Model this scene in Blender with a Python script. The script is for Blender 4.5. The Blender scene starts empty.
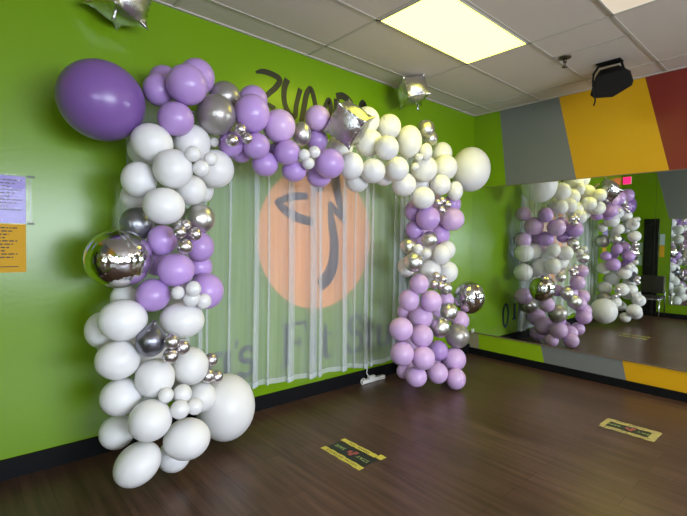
import bpy, bmesh, math, random
from mathutils import Vector, Matrix
random.seed(7)
SC = bpy.context.scene
COL = SC.collection
PI = math.pi
# ---------------------------------------------------------------- camera
cam_d = bpy.data.cameras.new('camera')
cam_d.sensor_fit = 'HORIZONTAL'; cam_d.sensor_width = 36.0
cam_d.lens = 36.0 * 440.70 / 687.0
cam_d.clip_start = 0.02
cam = bpy.data.objects.new('camera', cam_d); COL.objects.link(cam)
yaw, pitch, roll = 0.7216, -0.0352, 0.0149
cf = Vector((math.sin(yaw) * math.cos(pitch), math.cos(yaw) * math.cos(pitch), math.sin(pitch)))
r0 = Vector((math.cos(yaw), -math.sin(yaw), 0)); u0 = r0.cross(cf)
cr = r0 * math.cos(roll) + u0 * math.sin(roll); cu = -r0 * math.sin(roll) + u0 * math.cos(roll)
M = Matrix((cr, cu, -cf)).transposed().to_4x4()
M.translation = Vector((-5.163, -3.293, 1.4575))
cam.matrix_world = M
SC.camera = cam
# ---------------------------------------------------------------- light and exposure
SC.view_settings.view_transform = 'Standard'
SC.view_settings.look = 'None'
SC.view_settings.gamma = 1.0
SC.view_settings.use_curve_mapping = False
SC.view_settings.exposure = 0.80
PANEL = 4.4            # lit ceiling panel
PANEL_FAR = 9.0
UNLIT_GLOW = 0.30  # faint glow added to the unlit panel
DAY = 175.0
PANEL_COL = (1.0, 0.95, 0.085)
DAY_COL = (0.80, 0.88, 1.0)
world = bpy.data.worlds.new('world'); SC.world = world
world.use_nodes = True
bg = world.node_tree.nodes['Background']
bg.inputs[0].default_value = (0.65, 0.78, 1.0, 1); bg.inputs[1].default_value = 1.5
WIN = (-5.5, -2.2, 0.85, 2.40)      # daylight window in the front wall: x0 x1 z0 z1
al = bpy.data.lights.new('daylight', 'AREA'); al.shape = 'RECTANGLE'
al.size = WIN[1] - WIN[0] - .1; al.size_y = WIN[3] - WIN[2] - .1; al.energy = DAY; al.color = DAY_COL
alo = bpy.data.objects.new('daylight', al); COL.objects.link(alo)
alo.location = ((WIN[0] + WIN[1]) / 2, -7.02, (WIN[2] + WIN[3]) / 2)
alo.rotation_euler = (PI / 2, 0, 0)   # shines to +y

# ---------------------------------------------------------------- materials
def lin(r, g, b):
    f = lambda c: (c / 255 / 12.92) if c / 255 <= .04045 else ((c / 255 + .055) / 1.055) ** 2.4
    return (f(r), f(g), f(b))
MATS = {}
def mat(name, col, rough=.5, metal=0., spec=.5, emit=None, estr=0., alpha=1., coat=0., var=0., bump=None, sss=0., noise=None, trans=0.):
    m = bpy.data.materials.new(name); m.use_nodes = True
    nt = m.node_tree; p = nt.nodes['Principled BSDF']
    p.inputs['Base Color'].default_value = (*col, 1)
    p.inputs['Roughness'].default_value = rough
    p.inputs['Metallic'].default_value = metal
    p.inputs['Specular IOR Level'].default_value = spec
    p.inputs['Alpha'].default_value = alpha
    if trans: p.inputs['Transmission Weight'].default_value = trans
    if coat: p.inputs['Coat Weight'].default_value = coat; p.inputs['Coat Roughness'].default_value = .08
    if sss:
        p.inputs['Subsurface Weight'].default_value = sss
        p.inputs['Subsurface Radius'].default_value = (.05, .05, .05)
    if emit:
        p.inputs['Emission Color'].default_value = (*emit, 1); p.inputs['Emission Strength'].default_value = estr
    N = nt.nodes.new; K = nt.links.new
    src = None
    if var:
        oi = N('ShaderNodeObjectInfo'); hsv = N('ShaderNodeHueSaturation'); mr = N('ShaderNodeMapRange')
        mr.inputs['To Min'].default_value = 1 - var; mr.inputs['To Max'].default_value = 1 + var
        K(oi.outputs['Random'], mr.inputs['Value']); K(mr.outputs[0], hsv.inputs['Value'])
        hsv.inputs['Color'].default_value = (*col, 1); K(hsv.outputs[0], p.inputs['Base Color'])
    if noise:                                  # (scale, strength, second colour)
        tc = N('ShaderNodeTexCoord'); nz = N('ShaderNodeTexNoise'); mx = N('ShaderNodeMix'); mx.data_type = 'RGBA'
        nz.inputs['Scale'].default_value = noise[0]; nz.inputs['Detail'].default_value = 4
        rp = N('ShaderNodeMapRange'); rp.inputs['From Min'].default_value = .35; rp.inputs['From Max'].default_value = .65
        rp.inputs['To Max'].default_value = noise[1]
        K(tc.outputs['Object'], nz.inputs['Vector']); K(nz.outputs[0], rp.inputs['Value']); K(rp.outputs[0], mx.inputs[0])
        mx.inputs[6].default_value = (*col, 1); mx.inputs[7].default_value = (*noise[2], 1)
        K(mx.outputs[2], p.inputs['Base Color'])
    if bump:                                   # (scale, strength, distance)
        tc = N('ShaderNodeTexCoord'); nz = N('ShaderNodeTexNoise'); bp = N('ShaderNodeBump')
        nz.inputs['Scale'].default_value = bump[0]; nz.inputs['Detail'].default_value = 3
        bp.inputs['Strength'].default_value = bump[1]; bp.inputs['Distance'].default_value = bump[2]
        K(tc.outputs['Object'], nz.inputs['Vector']); K(nz.outputs[0], bp.inputs['Height']); K(bp.outputs[0], p.inputs['Normal'])
    MATS[name] = m
    return m
GREEN = (0.165, 0.31, 0.004)
m_wall = mat('green_wall_paint', GREEN, .25, spec=.42, bump=(38, .10, .004), noise=(1.3, .25, (0.15, 0.285, 0.004)))
m_bgreen = mat('lime_band_paint', (0.27, 0.42, 0.006), .40)
m_bgreen2 = mat('green_band_paint', (0.190, 0.34, 0.004), .40)
m_bgrey = mat('grey_band_paint', (0.17, 0.18, 0.175), .42)
m_byel = mat('amber_band_paint', (0.62, 0.33, 0.004), .38)
m_bred = mat('brick_red_band_paint', (0.19, 0.020, 0.012), .42)
m_btan = mat('tan_band_paint', (0.30, 0.25, 0.18), .42)
m_plain = mat('plain_wall_paint', (0.20, 0.17, 0.14), .6)
m_black = mat('black_baseboard', (0.005, 0.005, 0.006), .6, spec=.15)
m_ceil = mat('ceiling_tile', (0.68, 0.59, 0.53), .9, spec=.2, bump=(160, .5, .003), noise=(240, .5, (0.54, 0.47, 0.42)))
m_tbar = mat('ceiling_grid_bar', (0.50, 0.45, 0.39), .5)
m_lamp = mat('lamp_diffuser', (.5, .5, .3), .6, spec=.2, emit=PANEL_COL, estr=PANEL)
m_lampf = mat('lamp_diffuser_rear', (.9, .9, .8), .4, emit=(1, .89, .62), estr=PANEL_FAR)
m_lampd = mat('unlit_diffuser_glow', (.55, .48, .42), .35, emit=(1, .85, .66), estr=UNLIT_GLOW)  # unlit panel: its dim warm look is emission put into the diffuser
m_lfr = mat('lamp_frame', (.55, .53, .48), .4)
m_mirror = mat('mirror_glass', (0.82, 0.85, 0.81), .0, metal=1.)
m_chan = mat('mirror_channel', (0.22, 0.16, 0.11), .35, metal=.4)
m_ink = mat('wall_black_paint', (0.010, 0.011, 0.010), .45)
m_peach = mat('emblem_orange_paint', (0.92, 0.38, 0.10), .5)
m_navy = mat('emblem_dark_paint', (0.010, 0.008, 0.035), .6, spec=.2)
m_slate = mat('studio_letter_paint', (0.010, 0.014, 0.040), .6, spec=.2)
m_lav = mat('lavender_latex', lin(187, 151, 216), .30, spec=.5, var=.10, sss=.12)
m_pal_lit = mat('pale_and_lit_lavender_latex', lin(210, 176, 224), .32, spec=.5, var=.06, sss=.12)  # pale lavender; also puts the panel light on the right column into colour
m_pur = mat('purple_latex', lin(124, 88, 158), .30, spec=.5)
m_whi = mat('white_latex', (0.82, 0.81, 0.815), .36, spec=.45, var=.03, sss=.25)
m_clr = mat('pearl_clear_latex', (0.86, 0.85, 0.86), .16, spec=.6, alpha=.86)
m_tau = mat('taupe_pearl_latex', (0.36, 0.335, 0.32), .34, metal=.55)
m_dgr = mat('dark_grey_latex', (0.27, 0.27, 0.30), .36, metal=.75)
m_sil = mat('silver_chrome_latex', (0.68, 0.67, 0.65), .38, metal=1.)
m_ssl = mat('mini_silver_latex', (0.64, 0.59, 0.61), .33, metal=1.)
m_gra = mat('graphite_chrome_latex', (0.22, 0.22, 0.26), .34, metal=.95)
m_foil = mat('chrome_foil', (0.64, 0.63, 0.65), .045, metal=1., bump=(9, .10, .02))
m_fcube = mat('silver_foil', (0.66, 0.65, 0.67), .08, metal=1., bump=(26, .30, .012))
m_dark = mat('black_plastic', (0.008, 0.008, 0.008), .55, spec=.2)
m_grille = mat('black_grille', (0.010, 0.009, 0.008), .75, spec=.15, bump=(300, .6, .003))
m_steel = mat('brass_steel', (0.12, 0.10, 0.07), .4, metal=.9)
m_chrome = mat('chrome', (0.7, 0.7, 0.7), .12, metal=1.)
m_lil = mat('lilac_paper', lin(160, 140, 226), .7)
m_film = mat('plastic_sleeve', (.9, .9, .95), .06, alpha=.10, spec=.6, bump=(14, .3, .01))
m_ylw = mat('mustard_paper', lin(212, 160, 28), .75)
m_type = mat('print_ink', (0.05, 0.04, 0.05), .7)
m_tape = mat('grey_green_tape', (0.12, 0.15, 0.09), .5)
m_dyel = mat('decal_yellow', (0.66, 0.58, 0.07), .5, noise=(30, .5, (0.5, 0.43, 0.10)))
m_dyel2 = mat('decal_worn_yellow', (0.55, 0.46, 0.12), .5, noise=(18, .8, (0.36, 0.29, 0.15)))
m_dblk = mat('decal_black', (0.010, 0.016, 0.014), .4)
m_dred = mat('decal_red', (0.35, 0.08, 0.07), .5)
m_dlet = mat('decal_lime', (0.30, 0.40, 0.13), .5)
m_white = mat('white_plastic', (.75, .75, .73), .4)
m_exit = mat('red_sign_light', (.6, .02, .05), .4, emit=(1, .01, .10), estr=1.6)
m_doorm = mat('dark_door', (0.006, 0.006, 0.008), .25)
m_paleb = mat('pale_blue_paper', (.45, .55, .62), .7)
m_vinyl = mat('dark_brown_vinyl', (0.030, 0.024, 0.022), .4)
m_wframe = mat('white_frame', (.7, .7, .7), .5)

def floor_material():
    m = bpy.data.materials.new('dark_walnut_planks'); m.use_nodes = True
    nt = m.node_tree; p = nt.nodes['Principled BSDF']; N = nt.nodes.new; K = nt.links.new
    p.inputs['Specular IOR Level'].default_value = .36
    tc = N('ShaderNodeTexCoord'); mp = N('ShaderNodeMapping'); mp.inputs['Rotation'].default_value = (0, 0, PI / 2)
    br = N('ShaderNodeTexBrick'); br.offset = .37
    br.inputs['Scale'].default_value = 1; br.inputs['Brick Width'].default_value = 1.25; br.inputs['Row Height'].default_value = .14
    br.inputs['Mortar Size'].default_value = .0016; br.inputs['Mortar Smooth'].default_value = .2
    br.inputs['Color1'].default_value = (0.072, 0.036, 0.024, 1); br.inputs['Color2'].default_value = (0.092, 0.050, 0.035, 1)
    br.inputs['Mortar'].default_value = (0.018, 0.012, 0.010, 1)
    K(tc.outputs['Object'], mp.inputs['Vector']); K(mp.outputs[0], br.inputs['Vector'])
    mp2 = N('ShaderNodeMapping'); mp2.inputs['Scale'].default_value = (26, 1.6, 1)
    nz = N('ShaderNodeTexNoise'); nz.inputs['Scale'].default_value = 1.0; nz.inputs['Detail'].default_value = 6
    K(tc.outputs['Object'], mp2.inputs['Vector']); K(mp2.outputs[0], nz.inputs['Vector'])
    mr = N('ShaderNodeMapRange'); mr.inputs['From Min'].default_value = .3; mr.inputs['From Max'].default_value = .7
    mr.inputs['To Min'].default_value = .65; mr.inputs['To Max'].default_value = 1.45
    K(nz.outputs[0], mr.inputs['Value'])
    mx = N('ShaderNodeMix'); mx.data_type = 'RGBA'; mx.blend_type = 'MULTIPLY'; mx.inputs[0].default_value = 1
    K(br.outputs['Color'], mx.inputs[6]); K(mr.outputs[0], mx.inputs[7]); K(mx.outputs[2], p.inputs['Base Color'])
    r2 = N('ShaderNodeMapRange'); r2.inputs['To Min'].default_value = .24; r2.inputs['To Max'].default_value = .40
    K(nz.outputs[0], r2.inputs['Value']); K(r2.outputs[0], p.inputs['Roughness'])
    bp = N('ShaderNodeBump'); bp.inputs['Strength'].default_value = .12; bp.inputs['Distance'].default_value = .004
    K(nz.outputs[0], bp.inputs['Height']); K(bp.outputs[0], p.inputs['Normal'])
    return m
m_floor = floor_material()

def tulle(name, op):
    m = bpy.data.materials.new(name); m.use_nodes = True
    nt = m.node_tree; nt.nodes.clear(); N = nt.nodes.new; K = nt.links.new
    out = N('ShaderNodeOutputMaterial'); mx = N('ShaderNodeMixShader'); tr = N('ShaderNodeBsdfTransparent')
    df = N('ShaderNodeBsdfDiffuse'); tl = N('ShaderNodeBsdfTranslucent'); m2 = N('ShaderNodeMixShader')
    df.inputs['Color'].default_value = (.90, .94, 1.0, 1); tl.inputs['Color'].default_value = (.90, .94, 1.0, 1)
    m2.inputs[0].default_value = .35
    K(df.outputs[0], m2.inputs[1]); K(tl.outputs[0], m2.inputs[2])
    tc = N('ShaderNodeTexCoord'); mp = N('ShaderNodeMapping'); mp.inputs['Scale'].default_value = (13, 13, .8)
    nz = N('ShaderNodeTexNoise'); nz.inputs['Scale'].default_value = 1; nz.inputs['Detail'].default_value = 3
    mr = N('ShaderNodeMapRange'); mr.inputs['From Min'].default_value = .3; mr.inputs['From Max'].default_value = .7
    mr.inputs['To Min'].default_value = op - .05; mr.inputs['To Max'].default_value = op + .05
    K(tc.outputs['Object'], mp.inputs['Vector']); K(mp.outputs[0], nz.inputs['Vector']); K(nz.outputs[0], mr.inputs['Value'])
    K(mr.outputs[0], mx.inputs[0]); K(tr.outputs[0], mx.inputs[1]); K(m2.outputs[0], mx.inputs[2]); K(mx.outputs[0], out.inputs[0])
    return m
m_tulle = tulle('white_tulle', .32)
m_hem = tulle('white_tulle_hem', .50)

# ---------------------------------------------------------------- helpers
def tag(o, label=None, cat=None, group=None, kind=None):
    if label: o['label'] = label
    if cat: o['category'] = cat
    if group: o['group'] = group
    if kind: o['kind'] = kind
    return o
def obj(name, bm, m, parent=None, smooth=False, loc=None):
    me = bpy.data.meshes.new(name)
    bmesh.ops.recalc_face_normals(bm, faces=bm.faces)
    bm.to_mesh(me); bm.free()
    for x in (m if isinstance(m, (list, tuple)) else [m]): me.materials.append(x)
    if smooth:
        for f in me.polygons: f.use_smooth = True
    o = bpy.data.objects.new(name, me); COL.objects.link(o)
    if parent: o.parent = parent
    if loc: o.location = loc
    return o
def empty(name, loc=(0, 0, 0), rz=0):
    o = bpy.data.objects.new(name, None); COL.objects.link(o)
    o.location = loc; o.rotation_euler = (0, 0, rz); o.empty_display_size = .1
    return o
def box(bm, x0, x1, y0, y1, z0, z1, bevel=0., mi=0):
    r = bmesh.ops.create_cube(bm, size=1)
    v = r['verts']
    for q in v:
        q.co = Vector(((x0 + x1) / 2 + q.co.x * (x1 - x0), (y0 + y1) / 2 + q.co.y * (y1 - y0), (z0 + z1) / 2 + q.co.z * (z1 - z0)))
    fs = set(f for q in v for f in q.link_faces)
    for f in fs: f.material_index = mi
    if bevel:
        es = list(set(e for q in v for e in q.link_edges))
        bmesh.ops.bevel(bm, geom=es, offset=bevel, segments=2, affect='EDGES', profile=.5)
    return bm
def boxes(*a, bevel=0.):
    bm = bmesh.new()
    for q in a: box(bm, *q, bevel=bevel)
    return bm
def tube(bm, pts, r, n=10, cap=True):
    pts = [Vector(q) for q in pts]; rings = []
    rr = r if isinstance(r, (list, tuple)) else [r] * len(pts)
    for i, q in enumerate(pts):
        t = (pts[min(i + 1, len(pts) - 1)] - pts[max(i - 1, 0)]).normalized()
        a = t.cross(Vector((0, 0, 1)))
        if a.length < 1e-3: a = t.cross(Vector((1, 0, 0)))
        a.normalize(); b2 = t.cross(a)
        rings.append([bm.verts.new(q + (a * math.cos(2 * PI * k / n) + b2 * math.sin(2 * PI * k / n)) * rr[i]) for k in range(n)])
    for i in range(len(rings) - 1):
        for k in range(n):
            bm.faces.new((rings[i][k], rings[i][(k + 1) % n], rings[i + 1][(k + 1) % n], rings[i + 1][k]))
    if cap:
        bm.faces.new(rings[0]); bm.faces.new(rings[-1])
    return bm
def lathe(bm, prof, n=24, M=None):
    rings = []
    for r, z in prof:
        if r < 1e-6: rings.append([bm.verts.new((0, 0, z))])
        else: rings.append([bm.verts.new((r * math.cos(2 * PI * k / n), r * math.sin(2 * PI * k / n), z)) for k in range(n)])
    for a, c in zip(rings, rings[1:]):
        for k in range(n):
            j = (k + 1) % n
            if len(a) == 1 and len(c) == 1: continue
            if len(a) == 1: bm.faces.new((a[0], c[k], c[j]))
            elif len(c) == 1: bm.faces.new((a[k], a[j], c[0]))
            else: bm.faces.new((a[k], a[j], c[j], c[k]))
    if M is not None: bmesh.ops.transform(bm, matrix=M, verts=bm.verts)
    return bm
def poly_wall(bm, pts, axis, a0, a1, mi=0):
    """prism: 2D outline pts extruded along axis from a0 to a1 (axis 0: (y,z) outline, axis 1: (x,z), axis 2: (x,y))"""
    def P(q, a): return {0: (a, q[0], q[1]), 1: (q[0], a, q[1]), 2: (q[0], q[1], a)}[axis]
    v0 = [bm.verts.new(P(q, a0)) for q in pts]; v1 = [bm.verts.new(P(q, a1)) for q in pts]
    fs = [bm.faces.new(v0), bm.faces.new(v1)]
    n = len(pts)
    for i in range(n): fs.append(bm.faces.new((v0[i], v0[(i + 1) % n], v1[(i + 1) % n], v1[i])))
    for f in fs: f.material_index = mi
    return bm
def smooth_pts(pts, sub=6):
    out = []
    P = [Vector(q) for q in pts]
    for i in range(len(P) - 1):
        a = P[max(i - 1, 0)]; b2 = P[i]; c = P[i + 1]; d = P[min(i + 2, len(P) - 1)]
        for k in range(sub):
            t = k / sub
            out.append(.5 * ((2 * b2) + (c - a) * t + (2 * a - 5 * b2 + 4 * c - d) * t * t + (3 * b2 - a - 3 * c + d) * t ** 3))
    out.append(P[-1]); return out
def stroke(bm, pts, w, y0=-.001, y1=-.004, curve=True, cols=None):
    """brush stroke on the wall plane: pts (x,z), width w or list of widths at the control points"""
    n = len(pts); ws = w if isinstance(w, (list, tuple)) else [w] * n
    q = [(a, b2, c) for (a, b2), c in zip(pts, ws)]
    q = smooth_pts(q, 8) if curve and n > 2 else [Vector(a) for a in q]
    L, R = [], []
    for i, a in enumerate(q):
        t = Vector((q[min(i + 1, len(q) - 1)].x - q[max(i - 1, 0)].x, q[min(i + 1, len(q) - 1)].y - q[max(i - 1, 0)].y))
        t.normalize(); nn = Vector((-t.y, t.x)) * max(a.z, .002) / 2
        L.append((a.x + nn.x, a.y + nn.y)); R.append((a.x - nn.x, a.y - nn.y))
    for yy, in ((y1,),):
        vl = [bm.verts.new((a[0], yy, a[1])) for a in L]; vr = [bm.verts.new((a[0], yy, a[1])) for a in R]
        wl = [bm.verts.new((a[0], y0, a[1])) for a in L]; wr = [bm.verts.new((a[0], y0, a[1])) for a in R]
        for i in range(len(L) - 1):
            bm.faces.new((vl[i], vl[i + 1], vr[i + 1], vr[i]))
            bm.faces.new((vl[i], wl[i], wl[i + 1], vl[i + 1])); bm.faces.new((vr[i], vr[i + 1], wr[i + 1], wr[i]))
        bm.faces.new((vl[0], vr[0], wr[0], wl[0])); bm.faces.new((vl[-1], wl[-1], wr[-1], vr[-1]))
    return bm
def arc(cx, cz, rx, rz, a0, a1, n=12):
    return [(cx + rx * math.cos(math.radians(a0 + (a1 - a0) * i / n)), cz + rz * math.sin(math.radians(a0 + (a1 - a0) * i / n))) for i in range(n + 1)]
def text_mesh(name, body, size, mtx, m, parent, spacing=1.0):
    cu_ = bpy.data.curves.new(name, 'FONT'); cu_.body = body; cu_.size = size; cu_.align_x = 'CENTER'; cu_.align_y = 'CENTER'
    cu_.extrude = .0004; cu_.space_character = spacing
    t = bpy.data.objects.new(name, cu_); COL.objects.link(t)
    me = bpy.data.meshes.new_from_object(t)
    bpy.data.objects.remove(t)
    me.transform(mtx); me.materials.clear(); me.materials.append(m)
    o = bpy.data.objects.new(name, me); COL.objects.link(o); o.parent = parent
    return o
def copy_tree(o, parent=None):
    c = o.copy(); COL.objects.link(c)
    if parent: c.parent = parent
    for ch in list(o.children): copy_tree(ch, c)
    return c

# ================================================================ the room
H = 3.154; XL = -5.9; YF = -7.0
tag(obj('floor', boxes((XL - .1, .1, YF - .1, .1, -.08, 0)), m_floor), kind='structure')
tag(obj('wall_back', boxes((XL - .1, .1, 0, .1, 0, H)), m_wall), kind='structure')
tag(obj('ceiling', boxes((XL - .1, .1, YF - .1, .1, H, H + .08)), m_ceil), kind='structure')
# mirror-side wall with its slanted colour bands
bm = bmesh.new()
ZT0, ZT1, ZB0, ZB1 = 2.198, H, .084, .283
def band(bm, axis, a0, a1, cuts, z0, z1, end, mats):
    """cuts: (y at z1, y at z0) boundaries running away from the corner"""
    prev = (0.0, 0.0)
    for (c, mi) in zip(list(cuts) + [end], mats):
        poly_wall(bm, [(prev[0], z1), (c[0], z1), (c[1], z0), (prev[1], z0)], axis, a0, a1, mi)
        prev = c
band(bm, 0, 0, .1, [(-.362, -.475), (-1.085, -1.303), (-1.918, -2.150), (-2.75, -2.98), (-3.6, -3.83)], ZT0, ZT1, (YF, YF), [1, 2, 3, 4, 1, 2])
poly_wall(bm, [(0, ZB1), (YF, ZB1), (YF, ZT0), (0, ZT0)], 0, 0.001, .1, 5)
band(bm, 0, 0, .1, [(-.14, -.155), (-.965, -1.015), (-1.812, -1.857), (-2.66, -2.70), (-3.5, -3.55)], ZB0, ZB1, (YF, YF), [6, 0, 2, 3, 4, 0])
poly_wall(bm, [(0, 0), (YF, 0), (YF, ZB0), (0, ZB0)], 0, 0.0, .1, 5)
tag(obj('wall_right', bm, [m_bgreen, m_bgreen2, m_bgrey, m_byel, m_bred, m_plain, m_btan]), kind='structure')
bm = bmesh.new()
band(bm, 0, XL, XL - .1, [(-.60, -.88), (-1.5, -1.78), (-2.6, -2.9)], 2.05, H, (YF, YF), [0, 1, 2, 0])
poly_wall(bm, [(0, 0), (YF, 0), (YF, 2.05), (0, 2.05)], 0, XL, XL - .1, 0)
tag(obj('wall_left', bm, [m_wall, m_bgrey, m_byel]), kind='structure')
# front wall with the daylight window
bm = bmesh.new()
for a in ((XL - .1, WIN[0], 0, H), (WIN[1], .1, 0, H), (WIN[0], WIN[1], 0, WIN[2]), (WIN[0], WIN[1], WIN[3], H)):
    box(bm, a[0], a[1], YF - .12, YF, a[2], a[3])
tag(obj('wall_front', bm, m_plain), kind='structure')
bm = bmesh.new(); mid = (WIN[0] + WIN[1]) / 2
for a in ((WIN[0], WIN[0] + .05, WIN[2], WIN[3]), (WIN[1] - .05, WIN[1], WIN[2], WIN[3]), (mid - .03, mid + .03, WIN[2], WIN[3]),
          (WIN[0], WIN[1], WIN[2], WIN[2] + .05), (WIN[0], WIN[1], WIN[3] - .05, WIN[3])):
    box(bm, a[0], a[1], YF - .01, YF + .03, a[2], a[3])
tag(obj('window_1', bm, m_wframe), kind='structure')
# baseboards
tag(obj('baseboard_back', boxes((XL, 0, -.016, 0, 0, .123)), m_black), kind='structure')
tag(obj('baseboard_right', boxes((-.018, 0, YF, -.016, 0, .084)), m_black), kind='structure')
tag(obj('baseboard_left', boxes((XL, XL + .016, YF, -.016, 0, .10)), m_black), kind='structure')
# ceiling grid
GX = [-.32 - 1.21 * k for k in range(5)]; GY = [-.27 - .61 * k for k in range(12)]
bm = bmesh.new()
for x in GX: box(bm, x - .012, x + .012, YF, 0, H - .006, H)
for y in GY: box(bm, XL, 0, y - .012, y + .012, H - .006, H)
box(bm, -1.112, -1.088, GY[3], GY[2], H - .006, H)
box(bm, XL, 0, -.02, 0, H - .012, H); box(bm, -.02, 0, YF, 0, H - .012, H)
tag(obj('trim_1', bm, m_tbar), kind='structure')
# mirrors on the right wall
ys = [-.003, -.783, -2.056, -3.33, -4.60, -5.87]
def mirror_label(i):
    return ['mirror panel nearest the room corner, reflecting the right balloon column',
            'wide mirror panel reflecting the left balloon column, second from the room corner',
            'mirror panel at the right edge of the photo, third from the room corner',
            'mirror panel fourth from the room corner, beyond the right edge of the photo',
            'mirror panel farthest from the balloon arch, beyond the right edge of the photo'][i]
for i in range(5):
    o = obj('wall_mirror', boxes((-.007, -.001, ys[i + 1] + .0012, ys[i] - .0012, .296, 2.192)), m_mirror)
    tag(o, mirror_label(i), 'mirror', 'mirror panels on the striped wall')
tag(obj('trim_2', boxes((-.014, 0, YF, 0, .283, .296), (-.010, 0, YF, 0, 2.192, 2.199)), m_chan), kind='structure')
tag(obj('wall_mirror', boxes((XL + .001, XL + .007, -6.2, -.93, .296, 2.04)), m_mirror),
    'mirror on the left wall, seen at the far right edge inside the mirror reflection', 'mirror')
tag(obj('trim_3', boxes((XL, XL + .014, -6.2, -.93, .283, .296)), m_chan), kind='structure')
# dark narrow door on the left wall
dr = obj('door_1', boxes((XL, XL + .03, -.72, -.45, 0, 2.05), bevel=.004), m_doorm); tag(dr, kind='structure')
obj('door_panel', boxes((XL + .03, XL + .036, -.69, -.60, .1, 1.95), (XL + .03, XL + .036, -.57, -.48, .1, 1.95)), m_dark, dr)

# ceiling lights: each fills one grid cell
def ceiling_light(x0, x1, y0, y1, m, label):
    t = empty('ceiling_light', ((x0 + x1) / 2, (y0 + y1) / 2, H))
    a, c = (x1 - x0) / 2 - .012, (y1 - y0) / 2 - .012
    bm = boxes((-a, a, -c, -c + .012, -.012, 0), (-a, a, c - .012, c, -.012, 0), (-a, -a + .012, -c, c, -.012, 0), (a - .012, a, -c, c, -.012, 0))
    obj('frame', bm, m_lfr, t)
    obj('diffuser', boxes((-a + .011, a - .011, -c + .011, c - .011, -.008, -.002)), m, t)
    return tag(t, label, 'ceiling light', 'ceiling light panels')
ceiling_light(GX[2], GX[1], GY[2], GY[1], m_lamp, 'bright lit ceiling light panel above the arch centre')
ceiling_light(GX[2], GX[1], GY[4], GY[3], m_lampd, 'unlit ceiling light panel with a faint added glow at the top edge of the photo')
ceiling_light(GX[2], GX[1], GY[9], GY[8], m_lampf, 'lit ceiling light panel at the far front of the room on the mirror side')
ceiling_light(GX[1], GX[0], GY[7], GY[6], m_lampf, 'lit ceiling light panel close to the mirror wall, out of the picture')
# ================================================================ on the back wall
t = empty('wall_lettering', (0, 0, 0))
tag(t, 'black hand-painted letters on the green wall above the balloon arch', 'lettering')
def letter(strokes, m=m_ink, par=t):
    bm = bmesh.new()
    for k, s in enumerate(strokes): stroke(bm, *s, y1=-.004 - .0007 * k)
    return obj('letter', bm, m, par)
letter([([(-3.27, 2.862), (-3.20, 2.888), (-3.10, 2.886), (-3.035, 2.860), (-3.07, 2.79), (-3.14, 2.72), (-3.22, 2.64)], [.02, .045, .05, .055, .05, .045, .04]),
        ([(-3.22, 2.64), (-3.08, 2.60)], [.04, .05])])
letter([([(-2.955, 2.885), (-2.985, 2.80), (-2.985, 2.69), (-2.945, 2.605), (-2.875, 2.575), (-2.855, 2.69), (-2.815, 2.835)], [.06, .055, .05, .05, .05, .045, .05])])
letter([([(-2.80, 2.54), (-2.775, 2.66), (-2.745, 2.80), (-2.700, 2.862), (-2.660, 2.79), (-2.625, 2.66), (-2.585, 2.60), (-2.545, 2.68), (-2.505, 2.78), (-2.475, 2.80), (-2.45, 2.70), (-2.42, 2.55)],
         [.05, .055, .055, .05, .05, .05, .05, .05, .05, .06, .06, .06])])
letter([([(-2.385, 2.55), (-2.385, 2.84)], [.07, .07]), ([(-2.39, 2.865), (-2.30, 2.885), (-2.20, 2.84), (-2.24, 2.76), (-2.36, 2.72), (-2.22, 2.68), (-2.22, 2.58), (-2.38, 2.55)], [.06, .07, .06, .05, .04, .05, .05, .04])])
letter([([(-2.13, 2.56), (-2.08, 2.74), (-2.035, 2.872), (-1.98, 2.74), (-1.93, 2.56)], [.06, .07, .08, .07, .06]), ([(-2.09, 2.67), (-1.97, 2.67)], [.05, .05])])

t = empty('wall_emblem', (-2.575, 0, 1.50))
tag(t, 'round orange painted emblem with a dark dancing figure behind the sheer curtain', 'emblem')
bm = bmesh.new(); lathe(bm, [(0, 0), (.675, 0), (.675, .002), (0, .002)], 72, Matrix.Rotation(PI / 2, 4, 'X'))
obj('disc', bm, m_peach, t)
bm = bmesh.new()
O = (-2.585, 1.50)
def rel(pts): return [(a - O[0], b2 - O[1]) for a, b2 in pts]
stroke(bm, rel([(-2.73, 1.880), (-2.90, 1.862), (-3.06, 1.805)]), [.06, .07, .05], y1=-.0045, curve=True)
stroke(bm, rel([(-3.075, 1.815), (-2.99, 1.745), (-2.85, 1.680), (-2.66, 1.640)]), [.04, .075, .085, .07], y1=-.0052)
stroke(bm, rel([(-2.63, 2.02), (-2.60, 1.93)]), [.10, .14], y1=-.0045, curve=False)
stroke(bm, rel([(-2.41, 2.10), (-2.345, 1.86), (-2.27, 1.64)]), [.12, .085, .02], y1=-.0052)
stroke(bm, rel([(-2.275, 1.655), (-2.36, 1.74), (-2.475, 1.835)]), [.02, .06, .06], y1=-.0059)
stroke(bm, rel([(-2.470, 1.845), (-2.445, 1.68), (-2.405, 1.46), (-2.415, 1.25), (-2.49, 1.11), (-2.585, 1.045)]), [.03, .08, .105, .125, .135, .12], y1=-.0066)
obj('dancer_figure', bm, m_navy, t)

t = empty('wall_lettering', (0, 0, 0))
tag(t, 'dark serif studio lettering low on the wall behind the sheer curtain', 'lettering')
W_, N_ = .058, .026
zb = .335
def serif(x, z, w=.13): return ([(x - w / 2, z), (x + w / 2, z)], [.022, .022])
def let2(s): return letter(s, m_slate, t)
# a ' s
let2([(arc(-3.595, zb + .105, .075, .105, 60, 300), N_ + .015), ([(-3.51, zb + .225), (-3.51, zb + .04), (-3.48, zb + .01)], [W_, W_, .02])])
let2([([(-3.425, zb + .30), (-3.44, zb + .23)], [.035, .012])])
let2([(arc(-3.33, zb + .165, .062, .06, 25, 250) + arc(-3.345, zb + .055, .075, .062, 80, -160), N_ + .016)])
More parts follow.
